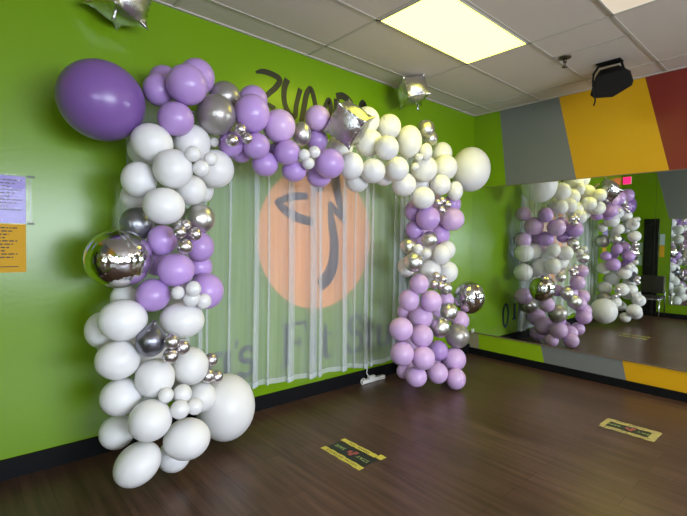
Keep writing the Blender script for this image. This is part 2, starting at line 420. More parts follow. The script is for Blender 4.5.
# F i t
let2([([(-2.935, zb), (-2.935, zb + .385)], [W_, W_]), serif(-2.935, zb), ([(-2.985, zb + .375), (-2.72, zb + .375)], [.026, .026]), ([(-2.735, zb + .385), (-2.715, zb + .295)], [.03, .012]),
      ([(-2.93, zb + .20), (-2.79, zb + .20)], [.024, .024]), ([(-2.79, zb + .24), (-2.79, zb + .16)], [.02, .02])])
let2([([(-2.635, zb), (-2.635, zb + .235)], [W_, W_]), serif(-2.635, zb, .12), ([(-2.69, zb + .23), (-2.63, zb + .23)], [.024, .024]), (arc(-2.637, zb + .335, .014, .014, 0, 360), .04)])
let2([([(-2.485, zb + .33), (-2.485, zb + .06), (-2.455, zb + .012), (-2.40, zb + .03)], [.03, W_, .04, .02]), ([(-2.545, zb + .23), (-2.40, zb + .23)], [.026, .026])])
# S t u d i o
let2([(arc(-2.09, zb + .275, .085, .095, 40, 260) + arc(-2.10, zb + .10, .10, .10, 80, -150), .045), ([(-2.02, zb + .37), (-2.015, zb + .28)], [.03, .012]), ([(-2.19, zb + .02), (-2.195, zb + .11)], [.03, .012])])
let2([([(-1.90, zb + .33), (-1.90, zb + .06), (-1.87, zb + .012), (-1.82, zb + .03)], [.03, W_, .04, .02]), ([(-1.955, zb + .23), (-1.82, zb + .23)], [.026, .026])])
let2([([(-1.74, zb + .235), (-1.74, zb + .06), (-1.69, zb + .012), (-1.62, zb + .05)], [W_, W_, .045, .03]), ([(-1.59, zb + .235), (-1.59, zb)], [W_, W_])])
let2([(arc(-1.46, zb + .11, .07, .11, 50, 310), .04), ([(-1.38, zb + .385), (-1.38, zb)], [W_, W_])])
let2([([(-1.235, zb), (-1.235, zb + .235)], [W_, W_]), serif(-1.235, zb, .12), (arc(-1.237, zb + .335, .014, .014, 0, 360), .04)])
let2([(arc(-.972, zb + .075, .075, .165, 0, 360, 24), .04)])

# papers taped to the wall (upper left)
def sheet(x0, x1, z0, z1, m, name, label, cat, lines, yy=-.002, seed=1, foot=None):
    o = obj(name, boxes((x0, x1, yy - .001, yy, z0, z1)), m); tag(o, label, cat)
    bm = bmesh.new(); rr = random.Random(seed)
    for a, c, zz in lines:
        x = a
        while x < c:
            w = rr.uniform(.008, .03); e = min(x + w, c)
            box(bm, x, e, yy - .0016, yy - .0008, zz - .0035, zz + .0035); x = e + .006
    if lines: obj('printed_text', bm, m_type, o)
    if foot:
        bm = bmesh.new(); box(bm, foot[0], foot[1], yy - .0016, yy - .0008, foot[2] - .0025, foot[2] + .0025); obj('printed_footer', bm, m_type, o)
    return o
ln = [(-5.08, -4.86 - .03 * (k % 3), 1.80 - .0195 * k) for k in range(10)]
lil = sheet(-5.11, -4.842, 1.545, 1.825, m_lil, 'notice_paper', 'lilac printed notice in a clear plastic sleeve taped to the left of the green wall', 'paper', ln)
bm = bmesh.new(); box(bm, -5.12, -4.812, -.006, -.005, 1.538, 1.835)
obj('plastic_sleeve', bm, m_film, lil)
obj('tape', boxes((-4.835, -4.795, -.008, -.0065, 1.822, 1.834)), m_tape, lil)
obj('tape', boxes((-4.835, -4.80, -.008, -.0065, 1.538, 1.549)), m_tape, lil)
ln = [(-5.06, -4.885 - .02 * ((k * 5) % 4), 1.515 - .0195 * k) for k in range(10)]
sheet(-5.06, -4.842, 1.249, 1.540, m_ylw, 'notice_paper', 'mustard yellow printed notice taped directly below the lilac one', 'paper', ln, seed=3, foot=(-5.05, -4.88, 1.283))
# papers on the left wall, seen in the mirror
def side_sheet(y0, y1, z0, z1, m, label):
    tag(obj('notice_paper', boxes((XL, XL + .002, y0, y1, z0, z1)), m), label, 'paper')
side_sheet(-.43, -.33, 1.33, 1.55, m_paleb, 'upper pale blue paper left of the narrow black door in the mirror reflection')
side_sheet(-.43, -.33, 1.06, 1.30, m_paleb, 'lower pale blue paper left of the narrow black door in the mirror reflection')
side_sheet(-.82, -.735, 1.50, 1.73, m_paleb, 'pale paper right of the narrow black door in the mirror reflection')
side_sheet(-.82, -.735, 1.25, 1.49, m_ylw, 'mustard paper right of the narrow black door in the mirror reflection')
# lit red sign by the ceiling
sg = empty('exit_sign', (XL, -.10, 2.90)); tag(sg, 'small glowing red sign high in the corner, seen in the mirror top', 'sign')
obj('housing', boxes((0, .03, -.08, .08, -.08, .08), bevel=.004), m_white, sg)
obj('lit_face', boxes((.0305, .034, -.075, .075, -.075, .075)), m_exit, sg)

# ================================================================ sheer curtain
rod = empty('curtain_rod', (0, -.085, 2.40)); tag(rod, 'thin white curtain rod behind the top of the balloon arch', 'curtain rod')
bm = bmesh.new(); tube(bm, [(-4.40, 0, 0), (-1.10, 0, 0)], .010); obj('rod', bm, m_wframe, rod, True)
for x in (-4.34, -2.75, -1.14): obj('bracket', boxes((x - .012, x + .012, -.006, .085, -.012, .022)), m_wframe, rod)
def curtain(x0, x1, folds, zb0, zb1, label, seed):
    rr = random.Random(seed)
    path = []                                   # (x, y offset): gentle waves with S-folds that double the cloth
    x = x0
    fs = sorted(folds)
    def base(x): return .012 * math.sin(x * 9 + seed) + .007 * math.sin(x * 23 + 1.3 * seed)
    while x < x1:
        path.append((x, base(x)))
        f = next((f for f in fs if x <= f[0] < x + .022), None)
        x += .022
        if f:
            w = f[1]; xb = f[0]; y = base(xb)
            path += [(xb + w * .5, y - .012), (xb + w, y - .020), (xb + w * .9, y - .028), (xb + w * .2, y - .024), (xb - w * .3, y - .030), (xb - w * .2, y - .040), (xb + w * .4, y - .036)]
            x = max(x, xb + w * .45)
    path.append((x1, base(x1)))
    def zbot(x): 
        u = (x - x0) / (x1 - x0)
        return zb0 + (zb1 - zb0) * u + .010 * math.sin(x * 8 + seed) + .006 * math.sin(x * 19)
    nz = 26; ztop = 2.41
    t = empty('sheer_curtain', ((x0 + x1) / 2, -.085, zb0)); tag(t, label, 'curtain', 'sheer white curtains')
    ox, oy, oz = t.location
    def sheet_mesh(za, zc, n, dy=0.):
        bm = bmesh.new(); cols = []
        for i, (x, y) in enumerate(path):
            col = []
            for k in range(n + 1):
                u = k / n
                a = zbot(x) + za if za is not None else ztop
                b2 = ztop if zc is None else zbot(x) + zc
                z = a + (b2 - a) * u
                hh = (z - .2) / 2.2
                amp = 1.15 - .55 * hh
                sway = .006 * math.sin(z * 2.1 + x * 3 + seed)
                col.append(bm.verts.new((x + sway - ox, y * amp + dy, z - oz)))
            cols.append(col)
        for a, c in zip(cols, cols[1:]):
            for k in range(n): bm.faces.new((a[k], c[k], c[k + 1], a[k + 1]))
        return bm
    obj('cloth', sheet_mesh(0, None, nz), m_tulle, t, True)
    obj('hem', sheet_mesh(0, .045, 1, -.002), m_hem, t, True)
    return t
curtain(-3.72, -1.17, [(-3.55, .02), (-3.328, .045), (-3.215, .02), (-2.985, .06), (-2.74, .075), (-2.66, .035), (-2.37, .055), (-2.20, .02), (-2.06, .05), (-1.97, .03), (-1.64, .04), (-1.545, .06), (-1.46, .06), (-1.38, .05), (-1.30, .05), (-1.23, .05)],
        .255, .165, 'wide sheer white curtain hanging in front of the painted orange emblem', 2)
curtain(-4.30, -3.728, [(-4.2, .03), (-4.05, .03), (-3.9, .03), (-3.80, .03), (-3.745, .02)], .30, .28, 'narrow sheer white curtain behind the left balloon column', 5)

# ================================================================ balloons
def balloon_mesh(name, m, seg=32):
    bm = bmesh.new(); prof = []
    for i in range(0, 13): a = PI / 2 * i / 12; prof.append((math.sin(a), -math.cos(a)))
    for i in range(1, 12):
        a = PI / 2 * i / 12; prof.append((math.cos(a) ** .97, 1.07 * math.sin(a)))
    prof += [(.075, 1.10), (.05, 1.115), (.07, 1.13), (.05, 1.145), (.09, 1.165), (0, 1.16)]
    lathe(bm, prof, seg, Matrix.Rotation(-PI / 2, 4, 'X'))      # +z of the profile becomes +y: the neck points back into the arch
    me = bpy.data.meshes.new(name); bmesh.ops.recalc_face_normals(bm, faces=bm.faces); bm.to_mesh(me); bm.free()
    me.materials.append(m)
    for f in me.polygons: f.use_smooth = True
    return me
def teardrop_mesh(name, m):
    bm = bmesh.new(); prof = []
    for i in range(0, 13): a = PI / 2 * i / 12; prof.append((math.sin(a), -math.cos(a)))
    for r, z in ((.99, .18), (.94, .36), (.84, .54), (.69, .71), (.52, .86), (.37, .99), (.25, 1.11), (.18, 1.22), (.16, 1.32), (0, 1.32)): prof.append((r, z))
    lathe(bm, prof, 32)
    me = bpy.data.meshes.new(name); bmesh.ops.recalc_face_normals(bm, faces=bm.faces); bm.to_mesh(me); bm.free()
    me.materials.append(m)
    for f in me.polygons: f.use_smooth = True
    return me
def orb_mesh(name, m):
    bm = bmesh.new(); n = 72; k2 = 40; rings = []
    for i in range(k2 + 1):
        th = PI * i / k2; ring = []
        if i in (0, k2): rings.append([bm.verts.new((0, 0, math.cos(th)))]); continue
        for k in range(n):
            ph = 2 * PI * k / n
            s = abs(math.sin(ph * 2))                       # four seams
            pucker = (1 - min(s / .25, 1)) ** 2
            r = 1 - .028 * pucker + .010 * pucker * math.sin(th * 34) - .02 * (abs(math.cos(th)) ** 12)
            ring.append(bm.verts.new((r * math.sin(th) * math.cos(ph), r * math.sin(th) * math.sin(ph), r * math.cos(th))))
        rings.append(ring)
    for a, c in zip(rings, rings[1:]):
        for k in range(n):
            j = (k + 1) % n
            if len(a) == 1: bm.faces.new((a[0], c[k], c[j]))
            elif len(c) == 1: bm.faces.new((a[k], a[j], c[0]))
            else: bm.faces.new((a[k], a[j], c[j], c[k]))
    me = bpy.data.meshes.new(name); bmesh.ops.recalc_face_normals(bm, faces=bm.faces); bm.to_mesh(me); bm.free()
    me.materials.append(m)
    for f in me.polygons: f.use_smooth = True
    return me
def cube_mesh(name, m, seed=1, pinch=.0):
    bm = bmesh.new(); bmesh.ops.create_cube(bm, size=2)
    bmesh.ops.subdivide_edges(bm, edges=bm.edges[:], cuts=15, use_grid_fill=True)
    rr = random.Random(seed)
    ph = [rr.uniform(0, 6.28) for _ in range(6)]
    for v in bm.verts:
        c = v.co.copy(); ax = sorted(range(3), key=lambda i: -abs(c[i]))
        a, b2 = abs(c[ax[1]]), abs(c[ax[2]])               # distance from the face centre
        s = c.normalized() * 1.28
        w = .55 * (1 - a ** 4) + .10
        q = c.lerp(s, w)
        edge = max(0, (a - .55) / .45) ** 1.5 * (1 - b2 ** 4)
        along = c[ax[2]]
        q *= 1 + edge * (.030 * math.sin(along * 17 + ph[ax[0]]) - .055 - pinch) + .0
        if b2 > .8: q *= 1 + .07 * (b2 - .8) / .2
        v.co = q
    me = bpy.data.meshes.new(name); bmesh.ops.recalc_face_normals(bm, faces=bm.faces); bm.to_mesh(me); bm.free()
    me.materials.append(m)
    for f in me.polygons: f.use_smooth = True
    return me
KIND = {  # material mesh, name, group
    'V': (balloon_mesh('lavender_balloon', m_lav), 'balloon', 'lavender balloons of the arch'),
    'v': (balloon_mesh('pale_and_lit_lavender_balloon', m_pal_lit), 'balloon', 'pale lavender balloons of the arch'),  # naturally pale ones, plus right-column ones lightened as if lit
    'P': (balloon_mesh('purple_balloon', m_pur, 64), 'balloon', None),
    'W': (balloon_mesh('white_balloon', m_whi), 'balloon', 'white balloons of the arch'),
    'w': (balloon_mesh('mini_white_balloon', m_clr, 24), 'mini_balloon', 'tiny white balloons of the arch'),
    'G': (balloon_mesh('taupe_balloon', m_tau), 'balloon', 'grey pearl balloons of the arch'),
    'D': (balloon_mesh('dark_grey_balloon', m_dgr), 'balloon', None),
    'S': (balloon_mesh('silver_balloon', m_sil), 'balloon', 'silver balloons of the arch'),
    's': (balloon_mesh('mini_silver_balloon', m_ssl, 24), 'mini_balloon', 'tiny silver balloons of the arch'),
    'K': (teardrop_mesh('graphite_balloon', m_gra), 'balloon', None),
    'O': (orb_mesh('foil_orb', m_foil), 'foil_orb_balloon', 'chrome foil orb balloons'),
    'C': (cube_mesh('foil_cube', m_fcube), 'foil_cube_balloon', None),
}
PROTO = {}
BALLOONS = [
('P', -4.52, -0.435, 2.252, 0.23, 0.223, -20, 'giant deep purple balloon at the top left corner of the arch'),
('V', -4.098, -0.622, 2.398, 0.12, 0.119, 0, 'round lavender balloon at the front of the trio right of the giant purple balloon'),
('V', -3.935, -0.383, 2.552, 0.115, 0.118, 0, 'lavender balloon peeking out behind upper right of the trio beside the giant purple balloon'),
('V', -4.203, -0.441, 2.388, 0.095, 0.099, 0, 'lavender balloon wedged between giant purple balloon and the round lavender trio front'),
('V', -4.126, -0.31, 2.497, 0.097, 0.097, 0, 'shaded lavender balloon rearmost between the giant purple balloon and the round trio front'),
('V', -4.155, -0.596, 2.188, 0.105, 0.101, 0, 'lavender balloon just above the two topmost white balloons of the left column'),
('G', -3.884, -0.566, 2.272, 0.125, 0.13, 0, 'large taupe pearl balloon on the arch shoulder beside the tall lavender balloon'),
('G', -3.737, -0.392, 2.462, 0.108, 0.105, 0, 'taupe pearl balloon half hidden behind the large taupe one on the arch shoulder'),
('W', -4.281, -0.555, 2.031, 0.12, 0.112, -20, 'white oval balloon directly under the giant purple balloon'),
('W', -4.013, -0.493, 2.083, 0.116, 0.118, 0, 'white balloon topmost right of the left column, below the taupe balloon'),
('W', -4.209, -0.697, 1.87, 0.111, 0.114, 0, 'white balloon at the front centre of the white bunch under the giant purple balloon'),
('W', -4.347, -0.53, 1.808, 0.099, 0.107, 0, 'white balloon at the far left of the upper white bunch'),
('W', -3.844, -0.468, 1.94, 0.126, 0.129, 0, 'white balloon at the far right of the upper white bunch, against the curtain'),
('W', -4.268, -0.718, 1.65, 0.114, 0.105, 0, 'white oval balloon lowest and foremost in the upper white bunch'),
('W', -4.033, -0.527, 1.778, 0.096, 0.095, 0, 'white balloon tucked right of the lowest one of the upper white bunch'),
('W', -3.861, -0.315, 1.81, 0.073, 0.09, 0, 'white balloon mostly hidden behind the right side of the upper white bunch'),
('W', -4.327, -0.339, 1.723, 0.073, 0.084, 0, 'small white balloon at the lower left rear of the upper white bunch'),
('W', -4.253, -0.294, 2.032, 0.094, 0.1, 0, 'white balloon in shadow behind the oval one under the giant purple balloon'),
('w', -4.133, -0.795, 1.954, 0.044, 0.045, 0, 'tiny clear-white balloon, topmost of three on the upper white bunch'),
('w', -4.076, -0.78, 1.879, 0.048, 0.049, 0, 'tiny clear-white balloon, lowest and largest of three on the upper white bunch'),
('w', -4.016, -0.776, 1.943, 0.04, 0.041, 0, 'tiny clear-white balloon, rightmost of three on the upper white bunch'),
('w', -3.874, -0.517, 2.108, 0.032, 0.032, 0, 'tiny pearl balloon below the large taupe balloon'),
('D', -4.337, -0.454, 1.551, 0.096, 0.103, 0, 'dark grey balloon above the chrome orb of the left column'),
('S', -3.963, -0.504, 1.597, 0.096, 0.101, 0, 'shiny silver balloon between upper white bunch and lavender bunch, against the curtain'),
('s', -4.157, -0.759, 1.546, 0.03, 0.032, 0, 'tiny silver balloon, topmost of four above the left lavender bunch'),
('s', -4.202, -0.781, 1.503, 0.036, 0.039, 0, 'tiny silver balloon, leftmost of four above the left lavender bunch'),
('s', -4.106, -0.767, 1.494, 0.038, 0.04, 0, 'tiny silver balloon, rightmost of four above the left lavender bunch'),
('s', -4.168, -0.77, 1.421, 0.044, 0.046, 0, 'tiny silver balloon, lowest of four above the left lavender bunch'),
('V', -4.23, -0.577, 1.456, 0.086, 0.093, 0, 'lavender balloon right of the chrome orb, at top of the left lavender bunch'),
('V', -3.974, -0.532, 1.414, 0.089, 0.097, 0, 'lavender balloon under the shiny silver one against the curtain'),
('V', -4.18, -0.669, 1.279, 0.105, 0.1, 0, 'lavender oval balloon in the centre of the left lavender bunch'),
('V', -3.911, -0.371, 1.275, 0.088, 0.089, 0, 'lavender balloon at the right rear of the left lavender bunch'),
('V', -4.294, -0.611, 1.131, 0.097, 0.097, 0, 'lavender balloon lowest left of the left lavender bunch, under the chrome orb'),
('V', -4.212, -0.416, 1.31, 0.07, 0.082, 0, 'lavender balloon peeking between the chrome orb and central lavender oval'),
('V', -3.917, -0.498, 1.121, 0.114, 0.121, 0, 'lavender balloon lowest right of the left lavender bunch, against the curtain'),
('O', -4.47, -0.58, 1.345, 0.177, 0.167, -12, 'large chrome foil orb balloon on the left side of the left column'),
('w', -4.199, -0.751, 1.153, 0.037, 0.039, 0, 'tiny clear-white balloon, leftmost of four over the left lavender bunch'),
('w', -4.127, -0.796, 1.175, 0.044, 0.046, 0, 'tiny clear-white balloon, topmost of four over the left lavender bunch'),
('w', -4.112, -0.731, 1.113, 0.051, 0.053, 0, 'tiny clear-white balloon, middle and largest of four over the left lavender bunch'),
('w', -4.026, -0.709, 1.086, 0.046, 0.048, 0, 'tiny clear-white balloon, rightmost of four over the left lavender bunch'),
('W', -4.124, -0.619, 0.967, 0.133, 0.11, -8, 'white oval balloon under the tiny clear-white cluster of the left lavender bunch'),
('W', -4.46, -0.618, 1.002, 0.129, 0.117, 0, 'large white balloon below the chrome orb of the left column'),
('W', -4.515, -0.387, 0.915, 0.094, 0.109, 0, 'white balloon at the far left rear, below the chrome orb'),
('W', -4.393, -0.387, 1.097, 0.077, 0.085, 0, 'white balloon mostly hidden directly under the chrome orb'),
('W', -4.485, -0.611, 0.777, 0.118, 0.109, 0, 'white oval balloon second below the chrome orb on the left edge'),
('K', -4.337, -0.71, 0.882, 0.081, 0.089, 0, 'dark graphite teardrop balloon hanging mid left column'),
('s', -4.256, -0.807, 0.885, 0.042, 0.044, 0, 'tiny silver balloon, upper left of three beside the graphite teardrop'),
('s', -4.188, -0.79, 0.841, 0.042, 0.044, 0, 'tiny silver balloon, right of three beside the graphite teardrop'),
('s', -4.26, -0.803, 0.803, 0.042, 0.044, 0, 'tiny silver balloon, lowest of three beside the graphite teardrop'),
('s', -3.916, -0.576, 0.677, 0.044, 0.045, 0, 'tiny silver balloon, topmost of three above the big round white balloon'),
('s', -3.941, -0.586, 0.578, 0.047, 0.047, 0, 'tiny silver balloon, lower left of three above the big round white balloon'),
('s', -3.866, -0.553, 0.55, 0.044, 0.044, 0, 'tiny silver balloon, lower right of three above the big round white balloon'),
('W', -4.306, -0.683, 0.657, 0.109, 0.112, 0, 'white balloon directly below the graphite teardrop'),
('W', -4.068, -0.605, 0.668, 0.113, 0.119, 0, 'white balloon below the trio of tiny silver ones beside the graphite teardrop'),
('W', -4.464, -0.591, 0.556, 0.112, 0.106, 0, 'white oval balloon third below the chrome orb on the left edge'),
('W', -4.458, -0.48, 0.313, 0.098, 0.099, 0, 'white balloon fourth below the chrome orb, near the wall on the left edge'),
('W', -4.371, -0.8, 0.462, 0.114, 0.111, 0, 'white round balloon at the very front of the left column base'),
('W', -4.16, -0.79, 0.294, 0.132, 0.116, 0, 'white round balloon at front right of the left column base'),
('W', -4.419, -0.739, 0.209, 0.131, 0.108, 35, 'white tilted oval balloon lowest on the floor at left column base'),
('W', -4.181, -0.642, 0.143, 0.097, 0.094, 0, 'white balloon on the floor between the two lowest front balloons of the left column'),
('W', -3.735, -0.43, 0.277, 0.203, 0.232, 0, 'big round white balloon on the floor right of the left column'),
('W', -3.969, -0.543, 0.432, 0.097, 0.097, 0, 'white balloon between the big round white one and the tiny clear-white base cluster'),
('w', -4.29, -0.814, 0.589, 0.042, 0.043, 0, 'tiny clear-white balloon, leftmost of four in the left column base'),
('w', -4.188, -0.791, 0.569, 0.053, 0.054, 0, 'tiny clear-white balloon, topmost of four in the left column base'),
('w', -4.229, -0.861, 0.507, 0.053, 0.053, 0, 'tiny clear-white balloon, lowest of four in the left column base'),
('w', -4.135, -0.843, 0.496, 0.047, 0.047, 0, 'tiny clear-white balloon, rightmost of four in the left column base'),
('V', -3.649, -0.615, 2.319, 0.117, 0.128, 0, 'tall lavender balloon right of the large taupe one on the arch top'),
('V', -3.531, -0.418, 2.481, 0.105, 0.102, 0, 'lavender balloon behind the tall lavender one on the arch top'),
('v', -3.422, -0.598, 2.279, 0.116, 0.118, 0, 'pale lavender balloon left of the silver one, under the painted lettering'),
('V', -3.608, -0.606, 2.109, 0.091, 0.09, 0, 'violet-lavender balloon under the tall lavender one on the arch top'),
('V', -3.49, -0.524, 2.012, 0.094, 0.089, 0, 'violet-lavender balloon hanging lowest left of the top span, over the curtain'),
('V', -3.75, -0.512, 2.115, 0.086, 0.086, 0, 'violet-lavender balloon behind the three tiny silver ones at the arch shoulder'),
('V', -3.621, -0.412, 2.102, 0.084, 0.084, 0, 'violet-lavender balloon hidden low behind the arch shoulder, just over the curtain'),
('s', -3.785, -0.709, 2.172, 0.037, 0.037, 0, 'tiny silver balloon, topmost of three at the arch shoulder'),
('s', -3.845, -0.713, 2.092, 0.04, 0.04, 0, 'tiny silver balloon, leftmost of three at the arch shoulder'),
('s', -3.736, -0.708, 2.121, 0.035, 0.035, 0, 'tiny silver balloon, rightmost of three at the arch shoulder'),
('V', -3.38, -0.646, 2.091, 0.092, 0.09, 0, 'violet-lavender balloon under the pale lavender one left of the silver balloon'),
('V', -3.354, -0.469, 2.125, 0.074, 0.073, 0, 'violet-lavender balloon mostly hidden behind the middle of the lavender top span'),
('S', -3.19, -0.549, 2.273, 0.073, 0.09, 0, 'silver balloon on the arch top under the painted lettering'),
('V', -3.272, -0.574, 1.982, 0.091, 0.08, 0, 'violet-lavender balloon hanging lowest over the emblem left of the mini white trio'),
('v', -3.031, -0.539, 2.425, 0.1, 0.097, 0, 'pinkish pale lavender balloon left of the foil cube'),
('V', -2.973, -0.461, 2.277, 0.088, 0.093, 0, 'lavender balloon between the silver balloon and the foil cube'),
('V', -3.035, -0.697, 2.052, 0.112, 0.113, 0, 'lavender balloon directly below the foil cube'),
('V', -2.989, -0.513, 1.987, 0.102, 0.094, 0, 'lavender balloon lowest under the foil cube, over the emblem'),
('w', -3.306, -0.743, 2.072, 0.042, 0.041, 0, 'tiny lilac-white balloon, leftmost of three left of the lavender one below the foil cube'),
('w', -3.191, -0.713, 2.114, 0.045, 0.044, 0, 'tiny lilac-white balloon, topmost of three left of the lavender one below the foil cube'),
('w', -3.244, -0.712, 2.025, 0.045, 0.044, 0, 'tiny lilac-white balloon, lowest of three left of the lavender one below the foil cube'),
('C', -2.855, -0.712, 2.379, 0.148, 0.141, 0, 'silver foil cube balloon on top of the arch centre'),
('W', -2.426, -0.463, 2.533, 0.115, 0.122, 0, 'white balloon behind the right edge of the foil cube'),
('W', -2.185, -0.51, 2.516, 0.109, 0.114, 0, 'white balloon at the crest of the white span, right of the foil cube'),
('W', -2.461, -0.535, 2.323, 0.121, 0.118, 0, 'white balloon right below the foil cube'),
('W', -2.436, -0.725, 2.255, 0.1, 0.102, 0, 'white balloon at the front centre of the white top span'),
('W', -2.737, -0.612, 2.081, 0.102, 0.112, 0, 'white balloon right of the lavender one under the foil cube'),
('W', -2.707, -0.436, 2.266, 0.11, 0.107, 0, 'pinkish white balloon hidden behind and below the foil cube'),
('W', -2.536, -0.47, 1.998, 0.104, 0.103, 0, 'shaded white balloon lowest of the white span left end, against the curtain'),
('W', -2.531, -0.66, 2.06, 0.104, 0.104, 0, 'white balloon low in the white span over the right curtain half, left of two'),
('W', -2.226, -0.654, 2.114, 0.105, 0.107, 0, 'white balloon low in the white span over the right curtain half, right of two'),
('W', -1.929, -0.532, 2.417, 0.122, 0.156, 0, 'tall white balloon left of the silver pair at the white span end'),
('W', -2.198, -0.47, 2.074, 0.092, 0.09, 0, 'white balloon filling behind the two low ones over the curtain'),
('S', -1.658, -0.51, 2.587, 0.091, 0.093, 0, 'silver balloon on top of the white span near the room corner'),
('S', -1.507, -0.45, 2.534, 0.08, 0.079, 0, 'silver balloon half hidden beneath the top silver one near the room corner'),
('W', -1.836, -0.663, 2.318, 0.06, 0.082, 0, 'small white balloon just below the silver pair'),
('w', -1.918, -0.648, 2.258, 0.037, 0.036, 0, 'tiny white balloon, upper of two below the silver pair'),
('w', -2.004, -0.674, 2.156, 0.036, 0.036, 0, 'tiny white balloon, lower of two below the silver pair'),
('W', -1.743, -0.569, 2.182, 0.129, 0.128, 0, 'white balloon in the bend where white span meets right column'),
('W', -1.304, -0.448, 2.406, 0.111, 0.123, 0, 'white balloon behind, left above the giant white one'),
('W', -1.407, -0.571, 2.237, 0.124, 0.13, 0, 'white balloon touching the left side of the giant white one'),
('W', -0.851, -0.51, 2.29, 0.214, 0.246, 0, 'giant white balloon at the top right corner of the arch'),
('W', -1.557, -0.63, 2.04, 0.101, 0.102, 0, 'white balloon lower left of the giant white one, front'),
('W', -1.299, -0.623, 2.004, 0.08, 0.102, 0, 'narrow white oval balloon under the giant white one'),
('W', -1.854, -0.654, 1.887, 0.109, 0.105, 0, 'white balloon directly above the first lavender of the right column'),
('W', -2.001, -0.543, 2.009, 0.113, 0.111, 0, 'white balloon left above the right column beside the curtain edge'),
('W', -1.6, -0.421, 2.064, 0.12, 0.12, 0, 'white balloon in the core of the arch bend over right column'),
('s', -1.669, -0.689, 1.851, 0.041, 0.041, 0, 'tiny rose-silver balloon, leftmost of four at top of the right column'),
('s', -1.597, -0.686, 1.878, 0.038, 0.039, 0, 'tiny rose-silver balloon, topmost of four at top of the right column'),
('s', -1.511, -0.684, 1.848, 0.041, 0.042, 0, 'tiny rose-silver balloon, rightmost of four at top of the right column'),
('s', -1.613, -0.687, 1.789, 0.044, 0.044, 0, 'tiny rose-silver balloon, lowest of four at top of the right column'),
('V', -1.135, -0.476, 1.89, 0.094, 0.107, 0, 'lavender balloon hidden behind the tiny rose-silver cluster'),
('V', -1.753, -0.638, 1.702, 0.115, 0.117, 0, 'lavender balloon below the tiny rose-silver cluster, left one'),
('v', -1.269, -0.576, 1.716, 0.124, 0.12, 0, 'pale lavender balloon below the tiny rose-silver cluster, right one'),
('V', -1.734, -0.448, 1.781, 0.093, 0.109, 0, 'lavender balloon in shadow at the upper left rear of right column'),
('V', -1.754, -0.476, 1.591, 0.093, 0.091, 0, 'lavender balloon above the left silver one of the silver trio'),
('V', -1.278, -0.433, 1.553, 0.104, 0.107, 0, 'lavender balloon behind right of the top silver one of the silver trio'),
('S', -1.72, -0.632, 1.501, 0.079, 0.08, 0, 'silver balloon, topmost of the trio in the right column'),
('S', -1.961, -0.575, 1.431, 0.075, 0.075, 0, 'silver balloon, left of the trio in the right column'),
('S', -1.998, -0.674, 1.285, 0.089, 0.09, 0, 'silver balloon, lowest of the trio in the right column'),
('w', -1.971, -0.701, 1.41, 0.045, 0.046, 0, 'tiny white balloon, left of two amid the silver trio'),
('w', -1.837, -0.695, 1.367, 0.046, 0.047, 0, 'tiny white balloon, right of two amid the silver trio'),
('W', -1.51, -0.621, 1.352, 0.096, 0.105, 0, 'white balloon right of the silver trio, front'),
('W', -1.294, -0.532, 1.395, 0.092, 0.1, 0, 'white balloon right of the silver trio, rear'),
('W', -1.277, -0.539, 1.163, 0.108, 0.116, 0, 'white balloon on the right edge above the chrome orb of right column'),
('W', -1.547, -0.517, 1.191, 0.11, 0.107, 0, 'white balloon right of the lowest silver one of the trio'),
('W', -1.827, -0.445, 1.225, 0.088, 0.099, 0, 'white balloon behind left of the lowest silver one of the trio'),
('s', -1.675, -0.689, 1.148, 0.038, 0.039, 0, 'tiny silver balloon, topmost of the cluster midway up right column'),
('s', -1.554, -0.684, 1.112, 0.039, 0.039, 0, 'tiny silver balloon, rightmost of the cluster midway up right column'),
('s', -1.705, -0.69, 1.07, 0.041, 0.041, 0, 'tiny silver balloon, lower left of the cluster midway up right column'),
('s', -1.601, -0.688, 1.05, 0.041, 0.042, 0, 'tiny silver balloon, lowest of the cluster midway up right column'),
('S', -1.395, -0.603, 1.006, 0.068, 0.07, 0, 'small silver balloon behind the tiny silver cluster midway up right column'),
('v', -1.931, -0.689, 1.082, 0.09, 0.095, 0, 'pinkish lavender balloon beside the tiny silver cluster, under the silver trio'),
('v', -1.98, -0.614, 0.928, 0.095, 0.103, 0, 'pinkish lavender balloon left of two below the silver trio'),
('v', -1.762, -0.702, 0.911, 0.103, 0.103, 0, 'pinkish lavender balloon right of two below the silver trio'),
('v', -1.252, -0.51, 0.862, 0.083, 0.09, 0, 'pale lavender balloon behind, between silver one and chrome orb'),
('O', -0.901, -0.564, 0.869, 0.168, 0.185, 0, 'chrome foil orb balloon on the right side of the right column'),
('v', -1.764, -0.588, 0.742, 0.115, 0.116, 0, 'lavender balloon recessed left of the stacked silver pair'),
('v', -1.774, -0.404, 0.769, 0.09, 0.09, 0, 'lavender balloon in shadow on the left rear above the column base'),
('S', -1.441, -0.68, 0.773, 0.085, 0.092, 0, 'silver balloon upper of the pair in lower right column'),
('S', -1.625, -0.713, 0.644, 0.095, 0.102, 0, 'silver balloon lower of the pair in lower right column'),
('v', -1.065, -0.565, 0.63, 0.098, 0.105, 0, 'pale lavender balloon under the chrome orb of right column'),
('G', -1.231, -0.647, 0.497, 0.125, 0.129, 0, 'pearl grey balloon under the silver pair, right edge'),
('v', -2.114, -0.639, 0.674, 0.109, 0.107, 0, 'pale lavender balloon uppermost on left edge of right column base'),
('v', -1.873, -0.686, 0.587, 0.109, 0.108, 0, 'lavender balloon left of the lower silver one, upper base'),
('V', -1.451, -0.568, 0.361, 0.101, 0.104, 0, 'violet balloon recessed beneath the lower silver one'),
('v', -2.128, -0.669, 0.456, 0.108, 0.11, 0, 'pale lavender balloon second down on left edge of right column base'),
('v', -1.92, -0.745, 0.397, 0.111, 0.11, 0, 'lavender balloon at the front centre of right column base'),
